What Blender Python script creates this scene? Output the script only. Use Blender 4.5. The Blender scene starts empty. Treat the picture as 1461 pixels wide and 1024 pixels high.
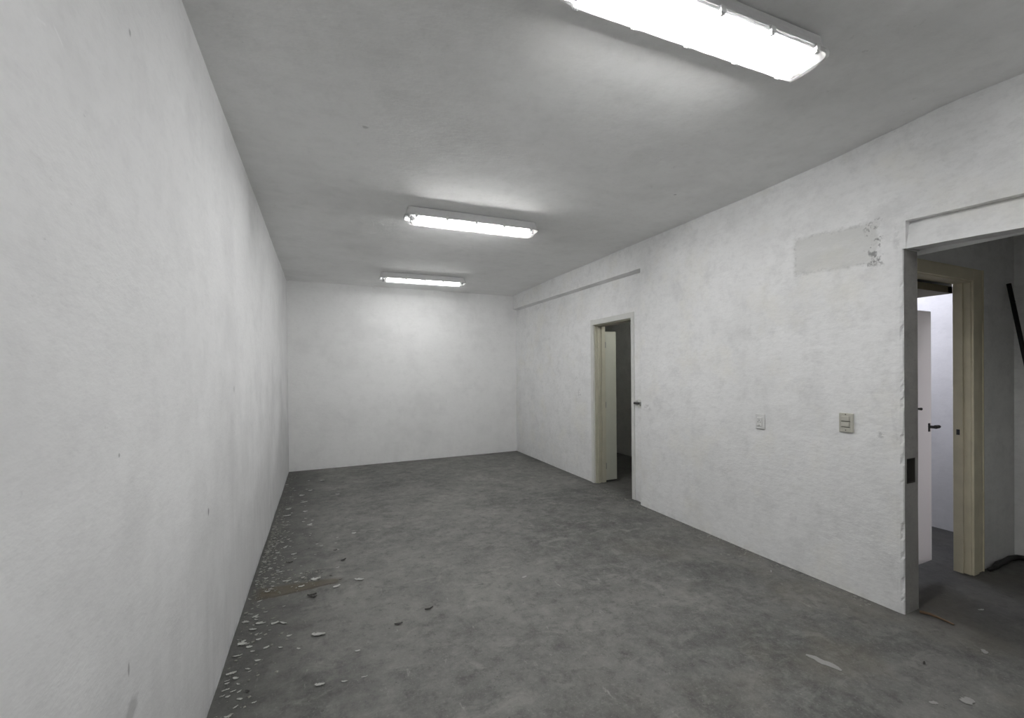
import bpy, bmesh, math, random
from mathutils import Vector, Matrix, noise

SC = bpy.context.scene
COL = SC.collection
rnd = random.Random(7)

# ------------------------------------------------------------------ camera
FPX, YAW, PITCH, ROLL = 592.141, 0.408504, -0.0063842, -0.0103833
cam = bpy.data.cameras.new('camera')
cam.sensor_fit = 'HORIZONTAL'
cam.sensor_width = 36.0
cam.lens = FPX / 1461 * 36.0
cam.shift_y = 23.165 / 1461
cam.clip_start = 0.02
cam_o = bpy.data.objects.new('camera', cam)
COL.objects.link(cam_o)
_f = Vector((math.sin(YAW) * math.cos(PITCH), math.cos(YAW) * math.cos(PITCH), math.sin(PITCH)))
_r = Vector((math.cos(YAW), -math.sin(YAW), 0))
_u = _r.cross(_f)
_c, _s = math.cos(ROLL), math.sin(ROLL)
_r2, _u2 = _c * _r + _s * _u, -_s * _r + _c * _u
cam_o.matrix_world = Matrix(((_r2.x, _u2.x, -_f.x, 0), (_r2.y, _u2.y, -_f.y, 0),
                             (_r2.z, _u2.z, -_f.z, 1.5), (0, 0, 0, 1)))
SC.camera = cam_o

# ------------------------------------------------------------------ world, exposure, daylight of the lightwell
w = bpy.data.worlds.new('world')
SC.world = w
w.use_nodes = True
w.node_tree.nodes['Background'].inputs[0].default_value = (0.55, 0.6, 0.7, 1)
w.node_tree.nodes['Background'].inputs[1].default_value = 0.02
SC.view_settings.view_transform = 'Standard'
SC.view_settings.look = 'None'
SC.view_settings.gamma = 1.0
SC.view_settings.use_curve_mapping = False
SC.view_settings.exposure = 0.0
SC.cycles.adaptive_threshold = 0.04
SC.cycles.use_light_tree = False
TUBE_STRENGTH = 118.0

dl = bpy.data.lights.new('lightwell_daylight', 'AREA')
dl.shape = 'RECTANGLE'
dl.size, dl.size_y = 0.9, 0.8
dl.energy = 17.0
dl.color = (0.86, 0.86, 1.0)
dl_o = bpy.data.objects.new('lightwell_daylight', dl)
COL.objects.link(dl_o)
dl_o.location = (4.70, 2.85, 2.60)
dl_o.rotation_euler = (math.radians(-45), 0, 0)

# unseen fill lamp added to brighten the room behind the narrow door
sl = bpy.data.lights.new('store_room_fill', 'AREA')
sl.shape = 'RECTANGLE'
sl.size, sl.size_y = 0.8, 0.4
sl.energy = 22.0
sl_o = bpy.data.objects.new('store_room_fill', sl)
COL.objects.link(sl_o)
sl_o.location = (4.1, 3.46, 2.5)
sl_o.rotation_euler = (math.radians(-70), 0, 0)

# ------------------------------------------------------------------ room numbers
H = 2.96            # ceiling height
B = 3.179           # right wall plane
T = 0.165           # right wall thickness
DB = 7.262          # back wall plane
YE = 1.368          # end of the right wall at the wide opening
YR = -2.6           # rear wall behind the camera


def xl(y):          # left wall, slightly out of square
    return -0.632 + 0.02135 * (DB - y)


# ------------------------------------------------------------------ node helpers
class V:
    nt = None

    def __init__(s, v): s.v = v

    @staticmethod
    def op(kind, *a, clamp=False):
        n = V.nt.nodes.new('ShaderNodeMath')
        n.operation = kind
        n.use_clamp = clamp
        for i, x in enumerate(a):
            x = x.v if isinstance(x, V) else x
            if isinstance(x, (int, float)): n.inputs[i].default_value = x
            else: V.nt.links.new(x, n.inputs[i])
        return V(n.outputs[0])

    def __add__(s, o): return V.op('ADD', s, o)
    def __radd__(s, o): return V.op('ADD', o, s)
    def __sub__(s, o): return V.op('SUBTRACT', s, o)
    def __rsub__(s, o): return V.op('SUBTRACT', o, s)
    def __mul__(s, o): return V.op('MULTIPLY', s, o)
    def __rmul__(s, o): return V.op('MULTIPLY', s, o)
    def __truediv__(s, o): return V.op('DIVIDE', s, o)


def clamp(a): return V.op('ADD', a, 0.0, clamp=True)
def vmin(a, b): return V.op('MINIMUM', a, b)
def vmax(a, b): return V.op('MAXIMUM', a, b)
def vabs(a): return V.op('ABSOLUTE', a)
def vpow(a, b): return V.op('POWER', a, b)
def step(a, lo, hi): return clamp((a - lo) * (1.0 / (hi - lo)))


def box1(a, lo, hi, soft):   # 1 inside lo..hi
    return vmin(step(a, lo - soft, lo + soft), 1.0 - step(a, hi - soft, hi + soft))


class Mat:
    """a principled material driven by object coordinates"""
    def __init__(s, name, rough=0.7, spec=0.3):
        s.m = bpy.data.materials.new(name)
        s.m.use_nodes = True
        s.nt = V.nt = s.m.node_tree
        s.b = s.nt.nodes['Principled BSDF']
        s.b.inputs['Roughness'].default_value = rough
        s.b.inputs['Specular IOR Level'].default_value = spec
        tc = s.nt.nodes.new('ShaderNodeTexCoord')
        s.co = tc.outputs['Object']
        sp = s.nt.nodes.new('ShaderNodeSeparateXYZ')
        s.nt.links.new(s.co, sp.inputs[0])
        s.x, s.y, s.z = (V(sp.outputs[i]) for i in range(3))

    def vec(s, scale=(1, 1, 1), off=(0, 0, 0)):
        n = s.nt.nodes.new('ShaderNodeMapping')
        s.nt.links.new(s.co, n.inputs[0])
        n.inputs['Scale'].default_value = scale
        n.inputs['Location'].default_value = off
        return n.outputs[0]

    def noise(s, scale, detail=4, rough=0.55, stretch=(1, 1, 1), off=(0, 0, 0), dist=0.0):
        n = s.nt.nodes.new('ShaderNodeTexNoise')
        s.nt.links.new(s.vec(stretch, off), n.inputs['Vector'])
        n.inputs['Scale'].default_value = scale
        n.inputs['Detail'].default_value = detail
        n.inputs['Roughness'].default_value = rough
        n.inputs['Distortion'].default_value = dist
        return V(n.outputs[0])

    def voro(s, scale, stretch=(1, 1, 1), off=(0, 0, 0), feat='F1'):
        n = s.nt.nodes.new('ShaderNodeTexVoronoi')
        n.feature = feat
        s.nt.links.new(s.vec(stretch, off), n.inputs['Vector'])
        n.inputs['Scale'].default_value = scale
        return V(n.outputs['Distance'])

    def mix(s, fac, a, b):
        n = s.nt.nodes.new('ShaderNodeMix')
        n.data_type = 'RGBA'
        for k, x in ((0, fac), (6, a), (7, b)):
            if isinstance(x, V): x = x.v
            if isinstance(x, (int, float)): n.inputs[k].default_value = x
            elif isinstance(x, tuple): n.inputs[k].default_value = (*x, 1)
            else: s.nt.links.new(x, n.inputs[k])
        return n.outputs[2]

    def color(s, c):
        if isinstance(c, tuple): s.b.inputs['Base Color'].default_value = (*c, 1)
        else: s.nt.links.new(c, s.b.inputs['Base Color'])
        return s

    def bump(s, h, strength=0.3, dist=0.01):
        n = s.nt.nodes.new('ShaderNodeBump')
        n.inputs['Strength'].default_value = strength
        n.inputs['Distance'].default_value = dist
        s.nt.links.new(h.v, n.inputs['Height'])
        s.nt.links.new(n.outputs[0], s.b.inputs['Normal'])
        return s


def plain(name, c, rough=0.6, metal=0.0, spec=0.4, var=0.08, sc=30):
    m = Mat(name, rough, spec)
    m.b.inputs['Metallic'].default_value = metal
    n = m.noise(sc, 4)
    m.color(m.mix(n, tuple(max(0, x * (1 - var)) for x in c), tuple(x * (1 + var) for x in c)))
    return m.m


def plaster(name, base, marks=None, dirt_shade=0.5, mott=0.10):
    """white-washed plaster: mottled, with hairline scuffs and grime and painted shade towards the floor"""
    m = Mat(name, 0.75, 0.2)
    big = m.noise(0.8, 3, 0.5)
    med = m.noise(5, 3, 0.65, off=(3, 1, 7))
    horiz = m.noise(9, 3, 0.6, stretch=(0.35, 0.35, 2.2), off=(9, 4, 2))
    dark = tuple(x * (1 - mott) for x in base)
    lite = tuple(min(0.95, x * (1 + mott * 0.7)) for x in base)
    f = clamp(big * 0.35 + med * 0.45 + horiz * 0.45 - 0.12)
    c = m.mix(f, dark, lite)
    # roller marks and grey smudges
    g1 = m.noise(22, 3, 0.72, stretch=(0.8, 0.8, 1.5), off=(2, 9, 4))
    c = m.mix(step(g1, 0.48, 0.78) * 2.2 * mott, c, tuple(x * 0.62 for x in base))
    g2 = step(m.noise(1.6, 3, 0.6, off=(8, 3, 6)), 0.5, 0.72)
    c = m.mix(g2 * 0.26, c, tuple(x * 0.68 for x in base))
    g3 = step(m.noise(75, 2, 0.6, off=(1, 1, 6)), 0.60, 0.75)
    c = m.mix(g3 * (1.1 * mott), c, tuple(x * 0.6 for x in base))
    # small scuffs
    spk = step(m.noise(28, 3, 0.7, stretch=(0.7, 0.7, 1.6), off=(5, 2, 8)), 0.67, 0.74) * step(m.noise(2.1, 2, off=(2, 2, 2)), 0.45, 0.6)
    c = m.mix(spk * 0.3, c, tuple(x * 0.55 for x in base))
    g4 = step(m.noise(6.5, 4, 0.7, off=(4, 4, 9)), 0.50, 0.70)
    c = m.mix(g4 * (2.2 * mott), c, tuple(x * 0.60 for x in base))
    if dirt_shade > 0:
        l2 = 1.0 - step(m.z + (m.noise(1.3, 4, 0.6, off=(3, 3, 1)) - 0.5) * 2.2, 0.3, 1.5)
        c = m.mix(l2 * (0.44 * dirt_shade), c, tuple(x * 0.58 for x in base))  # shade put into the colour of the lower wall, with noisy edges
    # grime above the floor, in streaks
    if dirt_shade <= 0:
        hb = med * 0.6 + horiz * 0.5
        if marks: c, hb = marks(m, c, hb, base)
        m.color(c)
        m.bump(m.noise(14, 3, 0.65, stretch=(0.7, 1.3, 1), off=(1, 4, 4)), 0.3, 0.01)
        return m.m
    low = 1.0 - step(m.z, 0.0, 1.0)
    streak = step(m.noise(11, 4, 0.65, stretch=(1.0, 1.0, 0.22), off=(1, 5, 3)), 0.45, 0.72)
    c = m.mix(clamp(low * streak * dirt_shade * 0.22), c, tuple(x * 0.45 for x in base))
    foot = (1.0 - step(m.z, 0.0, 0.05)) * step(m.noise(18, 3, 0.6), 0.42, 0.6)
    c = m.mix(foot * 0.5 * dirt_shade, c, tuple(x * 0.4 for x in base))
    hb = med * 0.6 + horiz * 0.5
    if marks:
        c, hb = marks(m, c, hb, base)
    m.color(c)
    hb0 = m.noise(24, 3, 0.65, stretch=(0.7, 0.7, 1.3), off=(1, 4, 4))
    m.bump(hb0, 0.30 if mott > 0.08 else 0.18, 0.010)
    return m.m


def blot(m, a, b, ca, cb, ra, rb, soft=0.6, n=None):
    """soft-edged elliptical mark at (ca, cb)"""
    da, db = (a - ca) * (1.0 / ra), (b - cb) * (1.0 / rb)
    d = V.op('SQRT', da * da + db * db)
    if n is not None: d = d + (n - 0.5) * 1.6
    return 1.0 - step(d, 1.0 - soft, 1.0)


def marks_right(m, c, hb, base):
    y, z = m.y, m.z
    n1 = m.noise(14, 4, 0.6, off=(0, 3, 5))
    n2 = m.noise(30, 4, 0.7, off=(4, 4, 1))
    # bare rendered patch beside the wide opening
    yy, zz = y + (n1 - 0.5) * 0.09, z + (n1 - 0.5) * 0.08 + (y - 1.46) * -0.07
    patch = vmin(box1(yy, 1.50, 2.005, 0.012), box1(zz, 2.165, 2.435, 0.014))
    worn = step(m.noise(7, 4, 0.6, stretch=(1, .5, 1.5), off=(7, 7, 7)), 0.25, 0.6)
    c = m.mix(patch * (0.32 + worn * 0.42), c, tuple(x * k for x, k in zip(base, (0.72, 0.72, 0.70))))
    edge = patch * (1.0 - vmin(box1(yy, 1.515, 1.992, 0.01), box1(zz, 2.18, 2.42, 0.01)))
    c = m.mix(edge * step(n2, 0.48, 0.62) * 0.5, c, tuple(x * 0.4 for x in base))
    # broken plaster at the patch end
    chips = vmin(box1(y + (n1 - .5) * .08, 1.475, 1.56, 0.015), box1(z, 2.16, 2.45, 0.02)) * step(n2, 0.53, 0.59)
    c = m.mix(chips * 0.8, c, tuple(x * 0.28 for x in base))
    for (py, pz, ra, rb, k) in ((1.535, 2.435, 0.032, 0.012, .8), (1.477, 1.084, 0.03, 0.028, .5), (5.054, 1.205, 0.06, 0.07, .45),
                                (5.126, 1.40, 0.04, 0.04, .35), (3.60, 1.10, 0.06, 0.05, .4), (1.412, 1.18, 0.02, 0.3, .15),
                                (1.40, 2.28, 0.02, 0.14, .2), (1.42, 0.25, 0.03, .15, .15)):
        bl = blot(m, y, z, py, pz, ra, rb, 0.5, n1) * step(n2, 0.45, 0.58)
        c = m.mix(bl * k, c, tuple(x * 0.35 for x in base))
    # yellowish stains
    ys = step(m.noise(2.4, 4, 0.6, off=(6, 1, 9)), 0.52, 0.72) * 0.3
    c = m.mix(ys, c, (base[0] * 0.93, base[1] * 0.90, base[2] * 0.80))
    return c, hb - chips * 0.8 - edge * 0.2


def marks_left(m, c, hb, base):
    y, z = m.y, m.z
    n1 = m.noise(20, 3, 0.6, off=(1, 3, 5))
    for (ya, za, yb, zb, wd) in ((1.066, 2.172, 1.095, 2.180, .0035), (1.122, 2.200, 1.153, 2.182, .004)):
        L = math.hypot(yb - ya, zb - za)
        ux, uz = (yb - ya) / L, (zb - za) / L
        t = (y - ya) * ux + (z - za) * uz
        d = vabs((y - ya) * -uz + (z - za) * ux)
        k = box1(t, 0, L, 0.004) * (1.0 - step(d, wd * .5, wd))
        c = m.mix(k * 0.8, c, (0.92, 0.92, 0.92))
    for (py, pz, ra, rb, k) in ((1.494, 2.462, .010, .012, .5), (2.29, .878, .012, .020, .8), (1.42, .723, .007, .022, .7),
                                (1.436, .599, .05, .035, .45), (1.382, 1.298, .006, .007, .6), (2.944, 1.418, .02, .02, .3)):
        c = m.mix(blot(m, y, z, py, pz, ra, rb, 0.5, n1) * k, c, tuple(x * 0.3 for x in base))
    return c, hb


def marks_ceiling(m, c, hb, base):
    x, y = m.x, m.y
    n1 = m.noise(26, 3, 0.6, off=(1, 3, 5))
    for (px, py, ra, rb, k) in CEIL_SPOTS:
        c = m.mix(blot(m, x, y, px, py, ra, rb, 0.5, n1) * k, c, tuple(q * 0.3 for q in base))
    br = step(m.noise(3.2, 4, 0.6, stretch=(0.35, 1.6, 1), off=(2, 8, 1)), 0.46, 0.7)
    c = m.mix(br * 0.10, c, tuple(q * 0.7 for q in base))
    return c, hb + br * 0.5


CEIL_SPOTS = ((1.27, 1.40, .018, .008, .7), (1.255, 1.41, .02, .005, .5), (0.2, 2.6, .02, .02, .4), (2.6, 2.6, .015, .012, .5))
WHITE = (0.89, 0.892, 0.885)
M = {}
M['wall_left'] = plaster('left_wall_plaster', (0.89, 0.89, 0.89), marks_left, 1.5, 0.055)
M['wall_right'] = plaster('right_wall_plaster', WHITE, marks_right, 0.45, 0.12)
M['wall_back'] = plaster('back_wall_plaster', WHITE, None, 0.3, 0.05)
M['wall_passage'] = plaster('passage_plaster', (0.87, 0.87, 0.85), None, 0.6, 0.12)
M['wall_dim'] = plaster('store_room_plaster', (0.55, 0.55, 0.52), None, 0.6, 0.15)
M['wall_end'] = plaster('bare_cement_wall_end', (0.42, 0.41, 0.39), None, 0.8, 0.2)
M['ceil'] = plaster('ceiling_plaster', (0.93, 0.93, 0.915), marks_ceiling, 0.0, 0.055)
M['ceil_wood'] = plain('dark_ceiling_boards', (0.20, 0.175, 0.11), 0.7)
M['cream'] = plain('cream_enamel_paint', (0.44, 0.42, 0.335), 0.45, 0, 0.4, 0.14, 9)
M['tan'] = plain('tan_painted_wood', (0.70, 0.645, 0.48), 0.55, 0, 0.4, 0.18, 7)
M['white_wood'] = plain('white_painted_wood', (0.66, 0.66, 0.63), 0.5, 0, 0.4, 0.08, 12)
M['leaf'] = plain('cream_door_leaf_paint', (0.46, 0.465, 0.40), 0.5, 0, 0.4, 0.06, 6)
M['dark_metal'] = plain('dark_oxidised_metal', (0.06, 0.06, 0.058), 0.45, 0.6, 0.5, 0.2)
M['grey_metal'] = plain('worn_grey_metal', (0.30, 0.30, 0.29), 0.4, 0.7, 0.5, 0.2)
M['black'] = plain('black_rubber', (0.015, 0.014, 0.014), 0.6)
M['rod'] = plain('black_painted_steel', (0.012, 0.012, 0.012), 0.5)
M['stick'] = plain('brown_wood_sliver', (0.16, 0.10, 0.06), 0.7)
M['boxin'] = plain('dark_box_plastic', (0.05, 0.046, 0.04), 0.7)
M['plate_white'] = plain('white_socket_plastic', (0.72, 0.72, 0.71), 0.35)
M['plate_beige'] = plain('aged_beige_plastic', (0.50, 0.49, 0.43), 0.4)
M['plate_dark'] = plain('dark_slot', (0.12, 0.11, 0.10), 0.6)
M['housing'] = plain('grey_luminaire_body', (0.62, 0.62, 0.62), 0.5)
M['tray'] = plain('white_enamel_tray', (0.75, 0.75, 0.74), 0.35)
M['clip'] = plain('clear_white_clip_plastic', (0.75, 0.76, 0.75), 0.25)
M['holder'] = plain('grey_lamp_holder', (0.22, 0.22, 0.22), 0.5)
M['flake'] = plain('old_paint_flake', (0.42, 0.42, 0.40), 0.7, 0, 0.3, 0.15, 40)
M['flake_pale'] = plain('trodden_paint_flake', (0.30, 0.30, 0.285), 0.8, 0, 0.3, 0.15, 40)
M['crumb'] = plain('grey_paint_crumb', (0.25, 0.25, 0.225), 0.8, 0, 0.2, 0.3, 60)
M['chip_dark'] = plain('dark_curl', (0.035, 0.033, 0.03), 0.7)


def floor_mat():
    m = Mat('worn_grey_cement', 0.72, 0.3)
    x, y = m.x, m.y
    big = m.noise(0.55, 3, 0.6, off=(2, 3, 0))
    med = m.noise(2.6, 5, 0.68, dist=0.4)
    fine = m.noise(38, 3, 0.7)
    f = clamp((big - 0.5) * 1.5 + (med - 0.5) * 1.6 + 0.5)
    c = m.mix(f, (0.050, 0.052, 0.050), (0.205, 0.203, 0.189))
    c = m.mix(clamp((fine - 0.5) * 1.3 + 0.25) * 0.55, c, (0.22, 0.22, 0.205))
    # worn pale dust patches and scrapes
    dust = step(m.noise(7, 4, 0.72, stretch=(0.6, 1, 1), off=(4, 8, 1), dist=0.8), 0.54, 0.72)
    c = m.mix(dust * 0.5, c, (0.28, 0.275, 0.255))
    scr = step(m.noise(26, 4, 0.7, stretch=(1.0, 0.35, 1), off=(1, 1, 4)), 0.64, 0.72)
    c = m.mix(scr * 0.55, c, (0.34, 0.34, 0.32))
    dk = step(m.noise(16, 4, 0.7, off=(8, 2, 3)), 0.63, 0.74)
    c = m.mix(dk * 0.5, c, (0.06, 0.06, 0.056))
    m2 = m.noise(11, 4, 0.75, off=(6, 6, 2))
    c = m.mix(step(m2, 0.52, 0.72) * 0.55, c, (0.235, 0.232, 0.218))
    c = m.mix(step(1.0 - m2, 0.52, 0.70) * 0.6, c, (0.050, 0.051, 0.048))
    m3 = m.noise(90, 3, 0.7, off=(2, 1, 2))
    c = m.mix(step(m3, 0.58, 0.72) * 0.5, c, (0.30, 0.30, 0.285))
    # pits
    pit = 1.0 - step(m.voro(22, off=(1, 2, 0)) + (m.noise(9, 2, off=(3, 3, 3)) - 0.5) * 0.5, 0.03, 0.07)
    pit = clamp(pit + step(m.noise(48, 2, 0.6, off=(7, 3, 3)), 0.70, 0.76) * box1(y, 2.9, 4.6, 0.6) * box1(x, -0.2, 1.2, 0.4))
    c = m.mix(pit * 0.55, c, (0.05, 0.05, 0.045))
    # brownish tint patches toward the near right
    br = step(m.noise(1.7, 4, 0.6, off=(5, 0, 2)), 0.5, 0.75) * step(x, 0.8, 2.4) * (1.0 - step(y, 1.5, 3.5))
    c = m.mix(br * 0.5, c, (0.20, 0.175, 0.13))
    # dark band along the left wall
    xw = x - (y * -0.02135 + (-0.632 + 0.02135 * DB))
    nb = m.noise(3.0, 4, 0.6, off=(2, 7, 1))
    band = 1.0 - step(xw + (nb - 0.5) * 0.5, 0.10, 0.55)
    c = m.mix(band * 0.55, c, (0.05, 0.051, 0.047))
    # darker cement past the threshold of the wide opening
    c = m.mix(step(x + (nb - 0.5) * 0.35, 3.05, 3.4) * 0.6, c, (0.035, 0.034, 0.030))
    # rust-brown streak running out from the left wall
    ns = m.noise(10, 4, 0.65, off=(9, 1, 1))
    yc = y - (x * -0.02 + 3.285) + (ns - 0.5) * 0.05
    half = 0.085 - (x + 0.49) * 0.10
    st = box1(x, -0.49, 0.03, 0.03) * (1.0 - step(vabs(yc) - half, -0.02, 0.02))
    c = m.mix(st * (0.35 + ns * 0.6), c, (0.080, 0.065, 0.034))
    ln = box1(x, -0.46, 0.0, 0.03) * (1.0 - step(vabs(yc + half), 0.004, 0.014))
    c = m.mix(ln * 0.75, c, (0.045, 0.035, 0.02))
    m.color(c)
    m.bump(m.noise(30, 4, 0.7, off=(5, 5, 5)), 0.4, 0.006)
    return m.m


M['floor'] = floor_mat()


def tube_mat(k=1.0):
    m = bpy.data.materials.new('fluorescent_tube_glow')
    m.use_nodes = True
    b = m.node_tree.nodes['Principled BSDF']
    b.inputs['Base Color'].default_value = (0.9, 0.9, 0.9, 1)
    b.inputs['Emission Color'].default_value = (1.0, 0.995, 1.0, 1)
    b.inputs['Emission Strength'].default_value = TUBE_STRENGTH * k
    return m


def cover_mat():
    m = bpy.data.materials.new('clear_ribbed_acrylic')
    m.use_nodes = True
    nt = m.node_tree
    nt.nodes.clear()
    out = nt.nodes.new('ShaderNodeOutputMaterial')
    tr = nt.nodes.new('ShaderNodeBsdfTransparent')
    tr.inputs[0].default_value = (0.96, 0.965, 0.96, 1)
    tl = nt.nodes.new('ShaderNodeBsdfTranslucent')
    tl.inputs[0].default_value = (0.9, 0.9, 0.9, 1)
    gl = nt.nodes.new('ShaderNodeBsdfGlossy')
    gl.inputs['Roughness'].default_value = 0.2
    a = nt.nodes.new('ShaderNodeMixShader')
    a.inputs[0].default_value = 0.07
    nt.links.new(tr.outputs[0], a.inputs[1])
    nt.links.new(tl.outputs[0], a.inputs[2])
    b = nt.nodes.new('ShaderNodeMixShader')
    b.inputs[0].default_value = 0.05
    nt.links.new(a.outputs[0], b.inputs[1])
    nt.links.new(gl.outputs[0], b.inputs[2])
    nt.links.new(b.outputs[0], out.inputs[0])
    return m


def leaf_translucent():
    m = bpy.data.materials.new('off_white_translucent_plastic')
    m.use_nodes = True
    nt = m.node_tree
    nt.nodes.clear()
    out = nt.nodes.new('ShaderNodeOutputMaterial')
    d = nt.nodes.new('ShaderNodeBsdfDiffuse')
    d.inputs[0].default_value = (0.8, 0.79, 0.77, 1)
    tl = nt.nodes.new('ShaderNodeBsdfTranslucent')
    tl.inputs[0].default_value = (0.95, 0.92, 0.88, 1)
    a = nt.nodes.new('ShaderNodeMixShader')
    a.inputs[0].default_value = 0.93
    nt.links.new(d.outputs[0], a.inputs[1])
    nt.links.new(tl.outputs[0], a.inputs[2])
    nt.links.new(a.outputs[0], out.inputs[0])
    return m


M['tube'] = tube_mat()
M['cover'] = cover_mat()
M['leaf_plastic'] = leaf_translucent()

# ------------------------------------------------------------------ mesh helpers
def link(name, bm, mat, parent=None, smooth=False):
    me = bpy.data.meshes.new(name)
    bm.normal_update()
    bm.to_mesh(me)
    bm.free()
    if smooth:
        for p in me.polygons: p.use_smooth = True
    mats = mat if isinstance(mat, (list, tuple)) else [mat]
    for k in mats: me.materials.append(k)
    o = bpy.data.objects.new(name, me)
    COL.objects.link(o)
    if parent: o.parent = parent
    return o


def tag(o, label, cat, group=None):
    o['label'] = label
    o['category'] = cat
    if group: o['group'] = group
    return o


def struct(o, label=None, cat=None):
    o['kind'] = 'structure'
    if label: o['label'] = label
    if cat: o['category'] = cat
    return o


def empty(name, loc, rz=0.0):
    o = bpy.data.objects.new(name, None)
    COL.objects.link(o)
    o.location = loc
    o.rotation_euler = (0, 0, rz)
    o.empty_display_size = 0.1
    return o


def quad(bm, a, b, c, d, mi=0):
    f = bm.faces.new([bm.verts.new(p) for p in (a, b, c, d)])
    f.material_index = mi
    return f


def grid(bm, p00, p10, p11, p01, nu, nv, fn=None, skip=None, mi=0):
    p00, p10, p11, p01 = map(Vector, (p00, p10, p11, p01))
    vs = {}
    for i in range(nu + 1):
        for j in range(nv + 1):
            u, v = i / nu, j / nv
            p = p00 * (1 - u) * (1 - v) + p10 * u * (1 - v) + p11 * u * v + p01 * (1 - u) * v
            if fn: p = fn(p)
            vs[i, j] = bm.verts.new(p)
    for i in range(nu):
        for j in range(nv):
            if skip and skip(i, j): continue
            bm.faces.new((vs[i, j], vs[i + 1, j], vs[i + 1, j + 1], vs[i, j + 1])).material_index = mi


def box(bm, x0, x1, y0, y1, z0, z1, bevel=0.0, segs=2, mi=0):
    r = bmesh.ops.create_cube(bm, size=1.0)
    vs = r['verts']
    for v in vs:
        v.co = Vector((x0 + (v.co.x + .5) * (x1 - x0), y0 + (v.co.y + .5) * (y1 - y0), z0 + (v.co.z + .5) * (z1 - z0)))
    fs = {f for v in vs for f in v.link_faces}
    for f in fs: f.material_index = mi
    if bevel > 0:
        es = {e for v in vs for e in v.link_edges}
        bmesh.ops.bevel(bm, geom=list(es), offset=bevel, segments=segs, affect='EDGES', profile=0.6)


def tube(bm, pts, rad, n=10, caps=True):
    pts = [Vector(p) for p in pts]
    rads = rad if isinstance(rad, (list, tuple)) else [rad] * len(pts)
    rings = []
    up = None
    for i, p in enumerate(pts):
        t = (pts[min(i + 1, len(pts) - 1)] - pts[max(i - 1, 0)]).normalized()
        if up is None:
            up = Vector((0, 0, 1)) if abs(t.z) < 0.9 else Vector((1, 0, 0))
        a = t.cross(up).normalized()
        up = a.cross(t).normalized()
        rings.append([bm.verts.new(p + rads[i] * (math.cos(k * math.tau / n) * a + math.sin(k * math.tau / n) * up)) for k in range(n)])
    for i in range(len(rings) - 1):
        for k in range(n):
            bm.faces.new((rings[i][k], rings[i][(k + 1) % n], rings[i + 1][(k + 1) % n], rings[i + 1][k]))
    if caps:
        bm.faces.new(rings[0][::-1])
        bm.faces.new(rings[-1])


def nz(p, s, k=0): return noise.noise(Vector((p[0] * s + 11.3 * k, p[1] * s + 3.7 * k, p[2] * s + 1.9)))


# ------------------------------------------------------------------ setting: floor and ceiling
bm = bmesh.new()
grid(bm, (-1.0, YR - .2, 0), (5.6, YR - .2, 0), (5.6, 7.6, 0), (-1.0, 7.6, 0), 66, 102,
     lambda p: Vector((p.x, p.y, 0.0015 * nz(p, 1.7))))
box(bm, -1.0, 5.6, YR - .2, 7.6, -0.2, -0.02)
struct(link('floor', bm, M['floor'], smooth=False), 'worn grey cement floor with dust and dark patches', 'floor')

EDGE = [(-2.6, .0), (.886, .005), (1.14, .019), (1.45, .002), (1.783, -.017), (2.303, -.023), (3.03, -.018), (4.4, -.006), (6.146, .006), (7.3, 0.0)]


def edge_dz(y):
    for (a, da), (b, db) in zip(EDGE, EDGE[1:]):
        if a <= y <= b:
            t = (y - a) / (b - a)
            t = t * t * (3 - 2 * t)
            return da + (db - da) * t
    return 0.0


def ceil_fn(p):
    k = max(0.0, min(1.0, (p.x - 1.9) / 1.2))
    k = k * k * (3 - 2 * k)
    return Vector((p.x, p.y, H + k * edge_dz(p.y) + 0.003 * nz(p, 1.3, 2)))


bm = bmesh.new()
grid(bm, (-0.85, YR - .1, H), (-0.85, 7.4, H), (B + T, 7.4, H), (B + T, YR - .1, H), 90, 44, ceil_fn)
box(bm, -0.85, 5.6, YR - .2, 7.6, H + 0.04, H + 0.2)
struct(link('ceiling', bm, M['ceil'], smooth=True), 'dull grey-white plaster ceiling of the long room', 'ceiling')


# ------------------------------------------------------------------ left, back, rear walls
def wob_l(p):
    return Vector((p.x + 0.004 * nz(p, 0.9, 3) + 0.0015 * nz(p, 5, 4), p.y, p.z))


bm = bmesh.new()
grid(bm, (xl(YR), YR, -.01), (xl(DB), DB, -.01), (xl(DB), DB, H + .02), (xl(YR), YR, H + .02), 150, 50, wob_l)
for a, b in (((xl(YR), YR), (xl(YR) - .15, YR)), ((xl(DB) - .15, DB), (xl(DB), DB)), ((xl(YR) - .15, YR), (xl(DB) - .15, DB))):
    quad(bm, (*a, -.01), (*b, -.01), (*b, H + .02), (*a, H + .02))
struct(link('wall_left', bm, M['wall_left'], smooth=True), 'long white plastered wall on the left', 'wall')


def wob_b(p):
    return Vector((p.x, p.y + 0.004 * nz(p, 0.9, 5) + 0.001 * nz(p, 6, 4), p.z))


bm = bmesh.new()
grid(bm, (-.72, DB, -.01), (B + .12, DB, -.01), (B + .12, DB, H + .02), (-.72, DB, H + .02), 80, 50, wob_b)
box(bm, -.85, 5.2, DB + .03, DB + .18, -.01, H + .02)
struct(link('wall_back', bm, M['wall_back'], smooth=True), 'white plastered end wall at the far end', 'wall')

bm = bmesh.new()
box(bm, -.85, 5.3, YR - .15, YR, -.01, H + .02)
struct(link('wall_rear', bm, M['wall_back']), 'white plastered wall behind the viewer', 'wall')

# ------------------------------------------------------------------ right wall
HOLE = (3.212, 3.308, 0.795, 0.948)          # recessed box in the wall end: x0 x1 z0 z1
DY0, DY1, DZ = 3.905, 4.702, 2.138           # door opening in the recessed stretch
RD = 0.05                                    # recess depth


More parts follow.
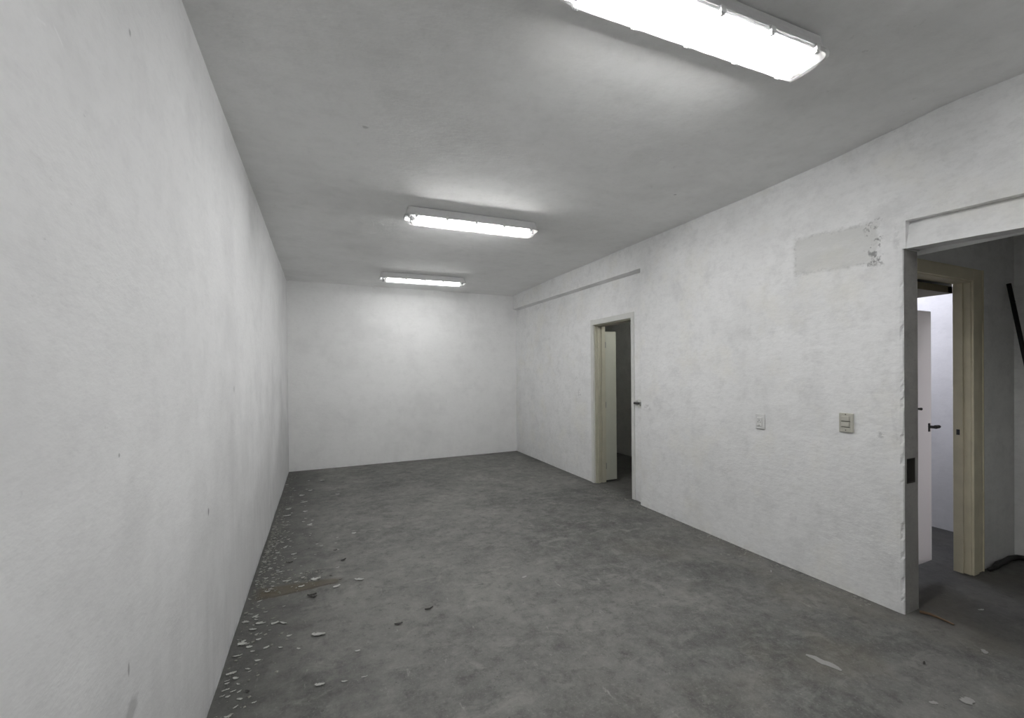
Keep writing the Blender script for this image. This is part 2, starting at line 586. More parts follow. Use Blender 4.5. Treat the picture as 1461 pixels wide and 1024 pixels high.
def wob_r(p):
    q = Vector((p.x + 0.004 * nz(p, 1.1, 6) + 0.0012 * nz(p, 7, 7), p.y, p.z))
    if p.z < 0.6: q.x -= 0.018 * (1 - p.z / 0.6) ** 2 * min(1, max(0, (p.y - 1.5) / 0.6))
    if p.y - YE < 0.03 and p.x < B + .02 and p.z < 2.22:      # chipped corner
        a = max(0.0, nz(p, 9, 1) + 0.25 * nz(p, 40, 2))
        rag = 0.004 + 0.030 * a
        q.x += rag * (1 if p.y - YE < 0.004 else .25)
        q.y += rag * .9 * (1 if p.y - YE < 0.004 else .0)
    return q


def wob_e(p):
    q = p.copy()
    q.y += 0.002 * nz(p, 3, 8)
    if p.x < B + .004:
        return wob_r(p)
    return q


bm = bmesh.new()
# pillar front, end, back
grid(bm, (B, 3.70, -.01), (B, YE, -.01), (B, YE, H + .03), (B, 3.70, H + .03), 130, 150, wob_r)
xs = [B, B + .012, HOLE[0], HOLE[1], B + T]
zs = [-.01, HOLE[2], HOLE[3], 2.225]
for i in range(4):
    for j in range(3):
        if i == 2 and j == 1: continue
        grid(bm, (xs[i], YE, zs[j]), (xs[i + 1], YE, zs[j]), (xs[i + 1], YE, zs[j + 1]), (xs[i], YE, zs[j + 1]),
             1, [54, 10, 84][j], wob_e, mi=(0 if i == 0 else 1))
quad(bm, (B + T, YE, -.01), (B + T, 3.70, -.01), (B + T, 3.70, H), (B + T, YE, H))
quad(bm, (B, 3.70, -.01), (B, 3.70, 2.66), (B + .1, 3.70, 2.66), (B + .1, 3.70, -.01))


# recessed stretch with the narrow door
def zt(y): return 2.653 + 0.055 * (y - 3.68) / 3.58      # lower edge of the overhanging upper wall


def rec(p):
    k = max(0.0, (p.z - 2.2) / 0.43)
    return Vector((B + RD + 0.03 * k + 0.003 * nz(p, 1.2, 9), p.y, p.z))


grid(bm, (B, DB + .01, -.01), (B, DY1, -.01), (B, DY1, DZ), (B, DB + .01, DZ), 50, 40, rec)
grid(bm, (B, DY0, -.01), (B, 3.70, -.01), (B, 3.70, DZ), (B, DY0, DZ), 6, 40, rec)
grid(bm, (B, DB + .01, DZ), (B, 3.70, DZ), (B, 3.70, zt(3.7) - .022), (B, DB + .01, zt(DB) - .012), 60, 10, rec)
n = 60
for i in range(n):                                        # slightly ragged underside of the upper wall
    ya, yb = 3.70 + (DB + .01 - 3.70) * i / n, 3.70 + (DB + .01 - 3.70) * (i + 1) / n
    ra, rb = .004 * nz((0, ya, 0), 6), .004 * nz((0, yb, 0), 6)
    quad(bm, (B, ya, zt(ya) + ra), (B, yb, zt(yb) + rb), (B + RD + .034, yb, zt(yb) - .02), (B + RD + .034, ya, zt(ya) - .02))
    quad(bm, (B, ya, zt(ya) + ra), (B, ya, H + .03), (B, yb, H + .03), (B, yb, zt(yb) + rb))
XB = 3.385
quad(bm, (XB, DY1, 0), (XB, DB, 0), (XB, DB, H), (XB, DY1, H))
quad(bm, (XB, 3.70, 0), (XB, DY0, 0), (XB, DY0, H), (XB, 3.70, H))
quad(bm, (XB, DY0, DZ), (XB, DY1, DZ), (XB, DY1, H), (XB, DY0, H))
quad(bm, (XB, 3.70, 0), (XB, 3.70, H), (B + T, 3.70, H), (B + T, 3.70, 0))
for yy in (DY0, DY1):
    quad(bm, (B + RD, yy, 0), (XB, yy, 0), (XB, yy, DZ), (B + RD, yy, DZ))
quad(bm, (B + RD, DY0, DZ), (XB, DY0, DZ), (XB, DY1, DZ), (B + RD, DY1, DZ))

# lintel over the wide opening, set back at its top
YO = -0.5                                                 # near end of the wide opening


def zg(y): return 2.390 - 0.045 * (1.352 - y)
def zl(y): return 2.224 - 0.052 * (YE - y)


n = 66
YS = YE - .014
for i in range(n):
    ya, yb = YS + (YO - YS) * i / n, YS + (YO - YS) * (i + 1) / n
    ra, rb = .003 * nz((0, ya, 5), 7), .003 * nz((0, yb, 5), 7)
    sa, sb = .005 * max(0, nz((0, ya, 9), 9)), .005 * max(0, nz((0, yb, 9), 9))
    quad(bm, (B, ya, zg(ya) + ra), (B, yb, zg(yb) + rb), (B, yb, H + .03), (B, ya, H + .03))
    quad(bm, (B, ya, zg(ya) + ra), (B + .05, ya, zg(ya)), (B + .05, yb, zg(yb)), (B, yb, zg(yb) + rb))
    quad(bm, (B + .004, ya, zl(ya) + sa), (B + .004, yb, zl(yb) + sb), (B + .05, yb, zg(yb)), (B + .05, ya, zg(ya)))
    quad(bm, (B + .004, ya, zl(ya) + sa), (B + T, ya, zl(ya) + .01), (B + T, yb, zl(yb) + .01), (B + .004, yb, zl(yb) + sb))
quad(bm, (B, YS, zg(YS)), (B + .05, YS, zg(YS)), (B + .004, YS, zl(YE)), (B, YS, zl(YE)))
quad(bm, (B, YE, zl(YE)), (B, YS, zl(YE)), (B, YS, H + .03), (B, YE, H + .03))
quad(bm, (B, YE, zl(YE)), (B, YS, zl(YE)), (B + T, YS, zl(YE)), (B + T, YE, zl(YE)))
quad(bm, (B + T, YE, 2.2), (B + T, YO, 2.2), (B + T, YO, H), (B + T, YE, H))
box(bm, B, B + T, YR, YO, -.01, H + .02)
struct(link('wall_right', bm, [M['wall_right'], M['wall_end']], smooth=False),
       'white plastered wall on the right with a narrow doorway and a wide opening', 'wall')

# ------------------------------------------------------------------ passage beyond the wide opening
PY, PX = 1.435, 4.948
D2X0, D2X1, D2Z = 3.345, 4.23, 2.128
bm = bmesh.new()
grid(bm, (D2X1, PY, -.01), (PX + .05, PY, -.01), (PX + .05, PY, D2Z), (D2X1, PY, D2Z), 8, 40)
grid(bm, (B + T, PY, D2Z), (PX + .05, PY, D2Z), (PX + .05, PY, H + .03), (B + T, PY, H + .03), 16, 10)
quad(bm, (D2X1, PY + .08, -.01), (5.35, PY + .08, -.01), (5.35, PY + .08, H), (D2X1, PY + .08, H))
quad(bm, (B + T, PY + .08, D2Z), (D2X1, PY + .08, D2Z), (D2X1, PY + .08, H), (B + T, PY + .08, H))
quad(bm, (D2X1, PY, 0), (D2X1, PY + .08, 0), (D2X1, PY + .08, D2Z), (D2X1, PY, D2Z))
quad(bm, (B + T, PY, D2Z), (D2X1, PY, D2Z), (D2X1, PY + .08, D2Z), (B + T, PY + .08, D2Z))
struct(link('wall_passage_back', bm, M['wall_passage']), 'dim grey wall of the side passage around the tan door frame', 'wall')

bm = bmesh.new()
grid(bm, (PX, PY, -.01), (PX, YR, -.01), (PX, YR, H + .03), (PX, PY, H + .03), 40, 30,
     lambda p: Vector((p.x + .003 * nz(p, 1.4, 3), p.y, p.z)))
box(bm, PX + .02, PX + .16, YR, PY, -.01, H)
struct(link('wall_passage_right', bm, M['wall_passage']), 'dim grey wall on the far side of the passage', 'wall')

# small bright room with the lightwell
LX = 5.205
bm = bmesh.new()
grid(bm, (LX, PY + .08, -.01), (LX, 3.5, -.01), (LX, 3.5, 3.3), (LX, PY + .08, 3.3), 30, 40,
     lambda p: Vector((p.x + .003 * nz(p, 2, 3), p.y, p.z)))
box(bm, LX + .02, LX + .15, PY, 3.5, -.01, 3.3)
struct(link('wall_lightwell', bm, M['wall_back']), 'daylit white wall seen through the tan door frame', 'wall')
bm = bmesh.new()
box(bm, B + T, LX + .15, 3.2, 3.3, -.01, 3.3)
box(bm, 4.14, 4.20, PY + .085, 3.2, 2.055, 3.3)
struct(link('wall_lightwell_inner', bm, M['wall_back']), 'hidden white walls around the lightwell', 'wall')
bm = bmesh.new()
box(bm, B + T, 4.205, PY + .085, 3.2, 2.05, 2.10)
struct(link('ceiling_washroom', bm, M['ceil_wood']), 'dark low board ceiling inside the bright small room', 'ceiling')

# dim store room behind the narrow door
bm = bmesh.new()
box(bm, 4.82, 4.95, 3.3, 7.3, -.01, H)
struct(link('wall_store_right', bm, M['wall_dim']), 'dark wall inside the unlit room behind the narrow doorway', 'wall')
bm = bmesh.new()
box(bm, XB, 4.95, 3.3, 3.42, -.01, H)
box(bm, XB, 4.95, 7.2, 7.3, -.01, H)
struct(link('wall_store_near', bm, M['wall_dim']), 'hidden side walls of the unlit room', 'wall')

# ------------------------------------------------------------------ door 1: narrow doorway in the right wall
FX = B + RD
d1 = struct(empty('door_1', (FX, 4.30, 0)), 'narrow doorway with white trim and a cream leaf folded back inside', 'doorway')


def loc(o, root):            # geometry is written in world space; keep it there under a placed Empty
    if o.parent == root: o.matrix_parent_inverse = Matrix.Translation(-Vector(root.location))
    return o


# outer white trim
bm = bmesh.new()
AW = 0.052
box(bm, FX - .012, FX + .02, DY1 - .012, DY1 - .012 + AW, 0, DZ - .012 + AW + .02, .004)
box(bm, FX - .012, FX + .02, DY0 + .012 - AW, DY0 + .012, 0, DZ - .012 + AW, .004)
box(bm, FX - .013, FX + .02, DY0 + .013 - AW, DY1 - .013 + AW, DZ - .012, DZ - .012 + AW + .015, .004)
loc(link('door_trim', bm, M['white_wood'], d1), d1)
# jamb lining: head, both sides, each with a stop rib
bm = bmesh.new()
box(bm, FX + .015, XB + .012, DY1 - .030, DY1 + .001, 0, DZ, .003)
box(bm, FX + .045, FX + .075, DY1 - .046, DY1 - .026, 0, DZ - .02, .004)
box(bm, XB - .045, XB + .014, DY1 - .042, DY1 - .026, 0, DZ - .02, .003)
loc(link('jamb', bm, M['cream'], d1), d1)
bm = bmesh.new()
box(bm, FX + .015, XB + .012, DY0 - .001, DY0 + .026, 0, DZ, .003)
box(bm, FX + .045, FX + .075, DY0 + .022, DY0 + .040, 0, DZ - .02, .004)
loc(link('jamb', bm, M['cream'], d1), d1)
bm = bmesh.new()
box(bm, FX + .017, XB + .010, DY0 + .002, DY1 - .002, DZ - .026, DZ + .0005, .003)
loc(link('head_jamb', bm, M['cream'], d1), d1)
# folded leaf
bm = bmesh.new()
box(bm, XB + .018, XB + .195, DY1 - .035, DY1 - .001, .022, 2.045, .003)
lf = loc(link('door_leaf', bm, M['leaf'], d1), d1)
lf['label'] = 'cream door leaf folded back'
for hz in (0.22, 1.05, 1.86):
    bm = bmesh.new()
    tube(bm, [(XB + .015, DY1 - .040, hz - .04), (XB + .015, DY1 - .040, hz + .04)], .007, 10)
    loc(link('hinge', bm, M['grey_metal'], lf), d1)
# latch bolt on the near side of the trim
bm = bmesh.new()
box(bm, FX - .05, FX - .010, 3.712, 3.728, 1.105, 1.155, .003)
lt = loc(link('latch', bm, M['grey_metal'], d1), d1)
lt['label'] = 'dark sliding latch bolt'
bm = bmesh.new()
box(bm, FX - .016, FX + .004, 3.705, 3.80, 1.08, 1.18, .002)
box(bm, FX - .020, FX + .002, 3.81, 3.835, 1.105, 1.165, .002)
loc(link('latch_plate', bm, M['white_wood'], lt), d1)
bm = bmesh.new()
tube(bm, [(FX - .035, 3.712, 1.136), (FX - .035, 3.835, 1.134)], .013, 12)
loc(link('bolt', bm, M['dark_metal'], lt), d1)

# ------------------------------------------------------------------ door 2: tan frame beyond the wide opening
d2 = struct(empty('door_2', (3.8, PY, 0)), 'tan wooden door frame beyond the wide opening with a pale leaf ajar', 'doorway')
bm = bmesh.new()
box(bm, D2X1 - .004, D2X1 + .075, PY - .018, PY + .01, 0, D2Z + .074, .004)
box(bm, D2X1 + .072, D2X1 + .160, PY - .010, PY + .01, 0, D2Z + .085, .004)
box(bm, D2X1 + .150, D2X1 + .163, PY - .016, PY + .01, 0, D2Z + .085, .003)
loc(link('door_trim', bm, M['tan'], d2), d2)
bm = bmesh.new()
box(bm, B + T + .001, D2X1 - .003, PY - .0175, PY + .01, D2Z - .004, D2Z + .074, .003)
box(bm, B + T + .001, D2X1 + .073, PY - .0105, PY + .009, D2Z + .066, D2Z + .085, .002)
loc(link('head_trim', bm, M['tan'], d2), d2)
bm = bmesh.new()
box(bm, D2X1 - .012, D2X1 + .002, PY - .005, PY + .085, 0, D2Z, .003)
box(bm, D2X1 - .026, D2X1 - .010, PY + .032, PY + .085, 0, D2Z - .01, .003)
jb = loc(link('jamb', bm, M['tan'], d2), d2)
bm = bmesh.new()
box(bm, D2X1 - .0275, D2X1 - .0255, PY + .048, PY + .066, 1.01, 1.05)
loc(link('strike_plate', bm, M['dark_metal'], jb), d2)
bm = bmesh.new()
box(bm, B + T + .001, D2X1, PY - .003, PY + .082, D2Z - .012, D2Z + .002, .003)
loc(link('head_jamb', bm, M['tan'], d2), d2)
bm = bmesh.new()
box(bm, B + T + .03, 3.925, 1.530, 1.556, .128, 1.905, .004)
lf2 = loc(link('door_leaf', bm, M['leaf_plastic'], d2), d2)
lf2['label'] = 'pale backlit door leaf with a lever handle'
bm = bmesh.new()
tube(bm, [(3.885, 1.53, 1.085), (3.885, 1.49, 1.085)], .010, 10)
tube(bm, [(3.880, 1.492, 1.087), (3.92, 1.490, 1.088), (3.945, 1.494, 1.086)], [.013, .012, .007], 10)
box(bm, 3.876, 3.896, 1.524, 1.531, 1.05, 1.11, .003)
bmk = bmesh.new()
tube(bmk, [(3.745, 1.531, 1.218), (3.745, 1.512, 1.218), (3.745, 1.508, 1.218)], [.007, .010, .007], 10)
loc(link('knob', bmk, M['dark_metal'], lf2), d2)
h2 = loc(link('lever_handle', bm, M['dark_metal'], lf2), d2)
h2['label'] = 'dark lever handle'

# ------------------------------------------------------------------ things on the walls
# empty wall box in the wall end
e = tag(empty('wall_box', ((HOLE[0] + HOLE[1]) / 2, YE, HOLE[2])),
        'empty dark recessed electrical box in the end of the white wall', 'wall box')
bm = bmesh.new()
x0, x1, z0, z1 = HOLE
dp = .05
for (xa, xb, za, zb) in ((x0, x0 + .004, z0, z1), (x1 - .004, x1, z0, z1), (x0, x1, z0, z0 + .004), (x0, x1, z1 - .004, z1)):
    box(bm, xa, xb, YE - .001, YE + dp, za, zb)
box(bm, x0, x1, YE + dp - .004, YE + dp, z0, z1)
loc(link('box_shell', bm, M['boxin'], e), e)
bm = bmesh.new()
tube(bm, [(3.25, YE + .045, .90), (3.255, YE + .02, .89), (3.262, YE + .015, .86), (3.258, YE + .03, .835)], .004, 8)
loc(link('loose_wire', bm, M['black'], e), e)

# white socket plate
e = tag(empty('wall_socket', (B, 2.284, 1.021)), 'white wall socket plate, the left one of two on the right wall', 'socket')
bm = bmesh.new()
box(bm, B - .012, B + .004, 2.245, 2.323, 1.024, 1.146, .006, 3)
loc(link('plate', bm, M['plate_white'], e), e)
bm = bmesh.new()
box(bm, B - .018, B - .010, 2.262, 2.306, 1.045, 1.118, .006, 3)
loc(link('socket_module', bm, M['plate_white'], e), e)
bm = bmesh.new()
for (py, pz) in ((2.284, 1.095), (2.274, 1.080), (2.294, 1.080)):
    tube(bm, [(B - .0195, py, pz), (B - .015, py, pz)], .0032, 8)
tube(bm, [(B - .0195, 2.284, 1.055), (B - .015, 2.284, 1.055)], .0032, 8)
loc(link('pin_hole', bm, M['plate_dark'], e), e)
for pz in (1.134, 1.035):
    bm = bmesh.new()
    tube(bm, [(B - .0135, 2.284, pz), (B - .011, 2.284, pz)], .004, 10)
    loc(link('screw', bm, M['plate_white'], e), e)

# beige switch plate
e = tag(empty('light_switch', (B, 1.67, 1.073)), 'beige double switch plate on the right wall beside the wide opening', 'switch')
bm = bmesh.new()
box(bm, B - .014, B + .004, 1.628, 1.712, 1.075, 1.204, .006, 3)
loc(link('plate', bm, M['plate_beige'], e), e)
for (za, zb) in ((1.150, 1.184), (1.112, 1.146)):
    bm = bmesh.new()
    box(bm, B - .021, B - .012, 1.646, 1.694, za, zb, .005, 3)
    rk = loc(link('rocker', bm, M['plate_beige'], e), e)
    bm = bmesh.new()
    box(bm, B - .0165, B - .0135, 1.642, 1.698, za - .0035, za, .001, 1)
    loc(link('rocker_gap', bm, M['plate_dark'], rk), e)
for pz in (1.195, 1.090):
    bm = bmesh.new()
    tube(bm, [(B - .0155, 1.67, pz), (B - .013, 1.67, pz)], .004, 10)
    loc(link('screw', bm, M['plate_dark'], e), e)

# ------------------------------------------------------------------ pole, hose and stick in the passage
bm = bmesh.new()
tube(bm, [(4.80, 1.418, 2.145), (4.757, 1.331, 1.609), (4.627, 1.07, .012)], .0135, 12)
po = link('leaning_pole', bm, M['rod'], smooth=True)
tag(po, 'thin black pole leaning in the dim passage corner', 'pole')
bm = bmesh.new()
tube(bm, [(4.79, 1.392, 2.01), (4.772, 1.385, 1.995), (4.762, 1.38, 2.002)], .008, 8)
link('hook', bm, M['rod'], po)

bm = bmesh.new()
hp = [(4.415, 1.405, .016), (4.50, 1.40, .020), (4.60, 1.415, .020), (4.70, 1.41, .022), (4.80, 1.415, .022), (4.88, 1.40, .022),
      (4.92, 1.35, .021), (4.925, 1.27, .02), (4.915, 1.15, .02), (4.92, .95, .02), (4.925, .7, .02)]
tube(bm, hp, [.012, .016] + [.019] * 9, 12)
tag(link('hose', bm, M['black'], smooth=True), 'black hose lying along the foot of the dim passage wall', 'hose')

bm = bmesh.new()
tube(bm, [(3.292, 1.342, .008), (3.31, 1.30, .010), (3.312, 1.25, .008), (3.307, 1.194, .006)], [.009, .008, .006, .005], 8)
tag(link('wood_sliver', bm, M['stick'], smooth=True), 'thin brown wood sliver on the floor by the wall end', 'stick')


# ------------------------------------------------------------------ ceiling lights
def rrect(hx, hy, r, n=6):
    pts = []
    for cx, cy, a0 in ((hx - r, hy - r, 0), (-hx + r, hy - r, 90), (-hx + r, -hy + r, 180), (hx - r, -hy + r, 270)):
        for k in range(n + 1):
            a = math.radians(a0 + 90 * k / n)
            pts.append((cx + r * math.cos(a), cy + r * math.sin(a)))
    return pts


def loft(bm, secs, cap0=True, cap1=True):
    rings = [[bm.verts.new((x, y, z)) for x, y in pts] for pts, z in secs]
    for a, b in zip(rings, rings[1:]):
        for k in range(len(a)):
            bm.faces.new((a[k], a[(k + 1) % len(a)], b[(k + 1) % len(a)], b[k]))
    if cap0: bm.faces.new(rings[0][::-1])
    if cap1: bm.faces.new(rings[-1])


LH = 0.64          # half length


def make_light():
    e = empty('ceiling_light', (0, 0, 0))
    # body: shallow trough fixed to the ceiling, flared to a rim
    bm = bmesh.new()
    loft(bm, [(rrect(LH - .045, .055, .03), 0.0), (rrect(LH - .045, .055, .03), -.007), (rrect(LH - .030, .071, .03), -.008), (rrect(LH - .026, .073, .035), -.030), (rrect(LH - .012, .081, .04), -.068),
              (rrect(LH - .008, .085, .042), -.075), (rrect(LH - .008, .085, .042), -.085), (rrect(LH - .010, .083, .04), -.086),
              (rrect(LH - .012, .080, .038), -.080), (rrect(LH - .020, .072, .034), -.060), (rrect(LH - .03, .06, .028), -.048)])
    link('housing', bm, M['housing'], e)
    # gear tray
    bm = bmesh.new()
    box(bm, -LH + .05, LH - .05, -.058, .058, -.066, -.046, .003)
    box(bm, -LH + .09, LH - .09, -.012, .012, -.080, -.064, .004)
    link('gear_tray', bm, M['tray'], e)
    for sy in (-.030, .030):
        bm = bmesh.new()
        tube(bm, [(-LH + .085, sy, -.098), (LH - .085, sy, -.098)], .0135, 14)
        t = link('fluorescent_tube', bm, M['tube'], e, smooth=False)
        for sx in (-1, 1):
            bm = bmesh.new()
            tube(bm, [(sx * (LH - .083), sy, -.098), (sx * (LH - .100), sy, -.098)], .0142, 14)
            link('end_cap', bm, M['grey_metal'], t)
    for sx in (-1, 1):
        for sy in (-.030, .030):
            bm = bmesh.new()
            x = sx * (LH - .070)
            box(bm, x - .012, x + .012, sy - .017, sy + .017, -.116, -.060, .005)
            link('lamp_holder', bm, M['holder'], e)
    # clear cover, ribbed along its length
    bm = bmesh.new()
    secs = [(rrect(LH - .006, .087, .044, 8), -.076), (rrect(LH, .0945, .046, 8), -.078), (rrect(LH, .0945, .046, 8), -.086),
            (rrect(LH - .010, .083, .04, 8), -.0875), (rrect(LH - .018, .078, .04, 8), -.096), (rrect(LH - .028, .072, .04, 8), -.110),
            (rrect(LH - .040, .064, .038, 8), -.122), (rrect(LH - .055, .050, .035, 8), -.128), (rrect(LH - .075, .030, .028, 8), -.130)]
    loft(bm, secs, cap0=False)
    link('cover', bm, M['cover'], e, smooth=True)
    for sy in (-1, 1):
        for x in (-.54, -.27, 0.0, .27, .54):
            bm = bmesh.new()
            box(bm, x - .013, x + .013, sy * .089 - .006, sy * .089 + .010 * 1, -.098, -.068, .004)
            box(bm, x - .009, x + .009, sy * .084 - .007, sy * .084 + .007, -.104, -.092, .003)
            link('clip', bm, M['clip'], e)
    return e


def copy_tree(o, parent=None):
    c = o.copy()
    COL.objects.link(c)
    if parent: c.parent = parent
    for ch in list(o.children): copy_tree(ch, c)
    return c


proto = make_light()
LIGHTS = [((1.39, 1.226, H + .002), -2.5, 'twin-tube ceiling light nearest the camera, cut off by the top edge'),
          ((1.23, 3.700, H), -2.5, 'middle twin-tube ceiling light, with both glowing tubes visible'),
          ((1.27, 6.205, H), -2.5, 'farthest ceiling light, smallest, close to the far end wall'),
          ((2.0, -1.25, H), -2.5, 'added unseen ceiling light behind the viewer, filling the passage')]  # last one is out of view, added to brighten the passage
for i, (p, a, lab) in enumerate(LIGHTS):
    o = proto if i == 0 else copy_tree(proto)
    o.location = p
    o.rotation_euler = (0, 0, math.radians(a))
    for ch in o.children:                   # tube strength set lamp by lamp
        if ch.name.startswith('fluorescent_tube'):
            if i: ch.data = ch.data.copy()
            ch.data.materials[0] = tube_mat((0.95, 1.2, 0.32, 0.42)[i])
    tag(o, lab, 'ceiling light', 'twin-tube ceiling lights')

# ------------------------------------------------------------------ debris on the floor
WHITE_F = [(-0.586, 6.408, 0.045), (-0.147, 6.44, 0.053), (-0.37, 5.745, 0.052), (-0.323, 5.436, 0.075), (-0.469, 5.226, 0.057), (-0.29, 5.065, 0.046), (-0.225, 4.602, 0.052), (-0.434, 4.684, 0.028), (-0.312, 3.904, 0.043), (0.169, 4.18, 0.04), (-0.129, 3.36, 0.066), (-0.219, 3.286, 0.04), (0.011, 3.181, 0.05), (0.161, 3.214, 0.069), (-0.321, 3.414, 0.058), (-0.432, 3.305, 0.033), (-0.457, 2.995, 0.038), (-0.499, 2.954, 0.031), (-0.448, 2.846, 0.042), (-0.423, 2.905, 0.037), (-0.335, 2.866, 0.043), (-0.292, 2.846, 0.043), (-0.479, 2.718, 0.047), (-0.091, 2.631, 0.075), (-0.479, 2.612, 0.043), (-0.477, 2.473, 0.031), (-0.457, 2.425, 0.028), (-0.437, 2.374, 0.021), (-0.45, 2.329, 0.025), (-0.412, 2.26, 0.026), (-0.49, 2.314, 0.022), (-0.466, 2.301, 0.02), (-0.419, 2.214, 0.023), (-0.074, 2.205, 0.046), (0.037, 2.18, 0.03), (0.128, 2.172, 0.03), (-0.525, 3.241, 0.025), (-0.51, 2.952, 0.028), (-0.156, 6.433, 0.057), (-0.363, 5.762, 0.06), (-0.279, 5.962, 0.049), (0.041, 5.619, 0.05), (-0.467, 5.246, 0.06), (-0.292, 5.069, 0.044), (-0.46, 4.99, 0.075), (-0.218, 4.576, 0.04), (-0.287, 4.723, 0.033), (-0.435, 4.792, 0.025), (-0.484, 4.149, 0.031), (-0.427, 4.218, 0.036), (-0.448, 3.875, 0.029), (-0.13, 3.35, 0.039), (0.01, 3.181, 0.042), (0.019, 3.488, 0.031), (-0.447, 2.982, 0.028), (-0.336, 2.864, 0.041), (-0.286, 2.841, 0.033), (-0.403, 2.895, 0.033), (-0.49, 2.945, 0.024), (-0.505, 2.95, 0.02), (-0.443, 2.848, 0.032), (-0.518, 3.654, 0.025), (-0.494, 3.737, 0.021), (-0.474, 3.784, 0.021)]
DARK_F = [(0.545, 2.627, 0.054), (0.345, 2.543, 0.048), (-0.387, 2.301, 0.022), (-0.145, 3.119, 0.057), (-0.331, 3.739, 0.049), (0.065, 3.609, 0.044), (-0.131, 3.094, 0.036), (0.005, 3.839, 0.03), (-0.029, 3.366, 0.022), (-0.092, 3.446, 0.018), (-0.204, 3.975, 0.016), (0.037, 3.274, 0.022), (2.738, 1.099, 0.029)]
PALE_F = [(2.453, 0.953, 0.034), (3.141, 1.016, 0.041), (2.605, 0.898, 0.058), (2.979, 2.067, 0.038), (3.67, 1.202, 0.04), (1.274, 2.755, 0.037)]
for k in range(150):                       # loose scatter that thins out from the wall
    y = rnd.choice((rnd.uniform(1.9, 3.2), rnd.uniform(3.3, 5.0), rnd.gauss(4.1, .5), rnd.uniform(3.6, 6.9)))
    x = xl(y) + 0.025 + min(1.0, rnd.expovariate(1 / 0.11))
    WHITE_F.append((x, y, rnd.uniform(.012, .032)))


def flake_mesh(seed, curl):
    r = random.Random(seed)
    bm = bmesh.new()
    n = 9
    L, W = 1.0, r.uniform(.28, .6)
    ts = [(i + .0) / (n - 1) for i in range(n)]
    top, rows = [], []
    for t in ts:
        hw = W * .5 * (math.sin(math.pi * (0.06 + .88 * t)) ** .6) * r.uniform(.65, 1.15)
        off = r.uniform(-.06, .06)
        row = []
        for s in (-1, 0, 1):
            z = curl * (4 * (t - .5) ** 2) + curl * .6 * s * s + r.uniform(0, .015)
            row.append(Vector(((t - .5) * L, off + s * hw, z)))
        rows.append(row)
    up = [[bm.verts.new(p + Vector((0, 0, .035))) for p in row] for row in rows]
    dn = [[bm.verts.new(p) for p in row] for row in rows]
    for i in range(n - 1):
        for j in range(2):
            bm.faces.new((up[i][j], up[i + 1][j], up[i + 1][j + 1], up[i][j + 1]))
            bm.faces.new((dn[i][j], dn[i][j + 1], dn[i + 1][j + 1], dn[i + 1][j]))
        bm.faces.new((up[i][0], dn[i][0], dn[i + 1][0], up[i + 1][0]))
        bm.faces.new((up[i][2], up[i + 1][2], dn[i + 1][2], dn[i][2]))
    for i in (0, n - 1):
        bm.faces.new((up[i][0], up[i][1], dn[i][1], dn[i][0]))
        bm.faces.new((up[i][1], up[i][2], dn[i][2], dn[i][1]))
    bmesh.ops.recalc_face_normals(bm, faces=bm.faces[:])
    return bm


def flake_set(mat, curl, seeds, name):
    ms = []
    for s in seeds:
        bm = flake_mesh(s, curl)
        me = bpy.data.meshes.new(name)
        bm.to_mesh(me)
        bm.free()
        me.materials.append(mat)
        ms.append(me)
    return ms


def scatter(name, meshes, pts, label, cat, group):
    for (x, y, s) in pts:
        o = bpy.data.objects.new(name, rnd.choice(meshes))
        COL.objects.link(o)
        o.location = (x, y, 0.0022)
        o.scale = (s, s * rnd.uniform(.8, 1.3), s)
        o.rotation_euler = (0, 0, rnd.uniform(-.7, .7) + rnd.choice((0, math.pi)))
        tag(o, label, cat, group)


near = [f for f in WHITE_F if f[0] < xl(f[1]) + .34]
far = [f for f in WHITE_F if f[0] >= xl(f[1]) + .34]
fm = flake_set(M['flake'], .06, range(8), 'paint_flake')
scatter('paint_flake', fm, near, 'off-white paint flake on the floor close to the long left wall', 'paint flake', 'paint flakes along the left wall')
scatter('paint_flake', fm, far, 'off-white paint flake on the floor, out from the long left wall', 'paint flake', 'paint flakes out on the left floor')
scatter('paint_flake', flake_set(M['flake_pale'], .0, range(20, 24), 'paint_flake'), PALE_F,
        'pale trodden paint flake on the open floor at the right', 'paint flake', 'pale flakes on the right floor')
scatter('dark_chip', flake_set(M['chip_dark'], .12, range(30, 35), 'dark_chip'), DARK_F,
        'small dark curled chip on the grey floor', 'chip', 'dark chips on the floor')
o = bpy.data.objects.new('paint_flake', flake_set(M['flake_pale'], .0, [41], 'paint_flake')[0])
COL.objects.link(o)
o.location, o.scale, o.rotation_euler = (2.289, 1.313, .0022), (.15, .10, .05), (0, 0, math.radians(-75))
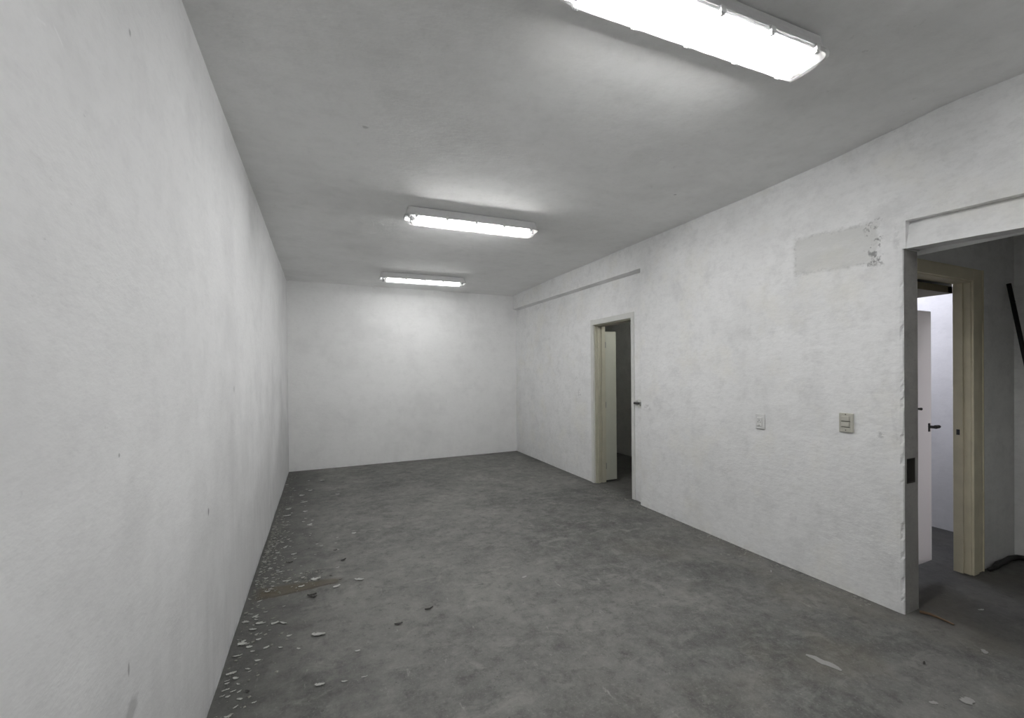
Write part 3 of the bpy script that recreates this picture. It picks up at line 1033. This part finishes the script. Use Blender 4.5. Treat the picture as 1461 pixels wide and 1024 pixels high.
tag(o, 'largest pale flat flake, alone on the near open floor at the right', 'paint flake')

# fine crumbs of paint heaped at the foot of the left wall
bm = bmesh.new()
for k in range(1300):
    if k < 650:
        y = rnd.gauss(4.2, .55)
        x = xl(y) + .027 + min(.5, rnd.expovariate(1 / .05))
    elif k < 850:
        y = rnd.gauss(3.42, .07)
        x = xl(y) + .03 + rnd.uniform(0, .42)
    else:
        y = rnd.uniform(1.5, 7.1)
        x = xl(y) + .027 + min(.9, rnd.expovariate(1 / .07))
    s = .002 + .010 * rnd.random() ** 2.5
    a = rnd.uniform(0, math.tau)
    z = 0.0022 + (rnd.uniform(0, .012) if k < 650 and x < xl(y) + .06 else 0)
    ps = [Vector((x + s * rnd.uniform(.6, 1.4) * math.cos(a + q * math.tau / 4), y + s * rnd.uniform(.6, 1.4) * math.sin(a + q * math.tau / 4), z + rnd.uniform(0, .003))) for q in range(4)]
    vs = [bm.verts.new(p) for p in ps]
    tp = bm.verts.new(Vector((x, y, z + .004)))
    for q in range(4): bm.faces.new((vs[q], vs[(q + 1) % 4], tp))
    bm.faces.new(vs[::-1])
o = link('paint_crumbs', bm, M['crumb'])
o['kind'] = 'stuff'
tag(o, 'fine crumbs of fallen paint heaped along the foot of the left wall', 'crumbs')
bm = bmesh.new()
for k in range(420):                       # a thin line of crumbs at the foot of the right wall
    y = 1.5 + 3.2 * rnd.random() ** 1.4
    x = B - .03 - rnd.expovariate(1 / .05)
    s = .002 + .010 * rnd.random() ** 2.5
    a = rnd.uniform(0, math.tau)
    vs = [bm.verts.new((x + s * rnd.uniform(.6, 1.4) * math.cos(a + q * math.tau / 4), y + s * rnd.uniform(.6, 1.4) * math.sin(a + q * math.tau / 4), .0022)) for q in range(4)]
    tp = bm.verts.new((x, y, .006))
    for q in range(4): bm.faces.new((vs[q], vs[(q + 1) % 4], tp))
    bm.faces.new(vs[::-1])
o = link('paint_crumbs', bm, M['crumb'])
o['kind'] = 'stuff'
tag(o, 'thin line of fine crumbs along the foot of the right wall', 'crumbs')
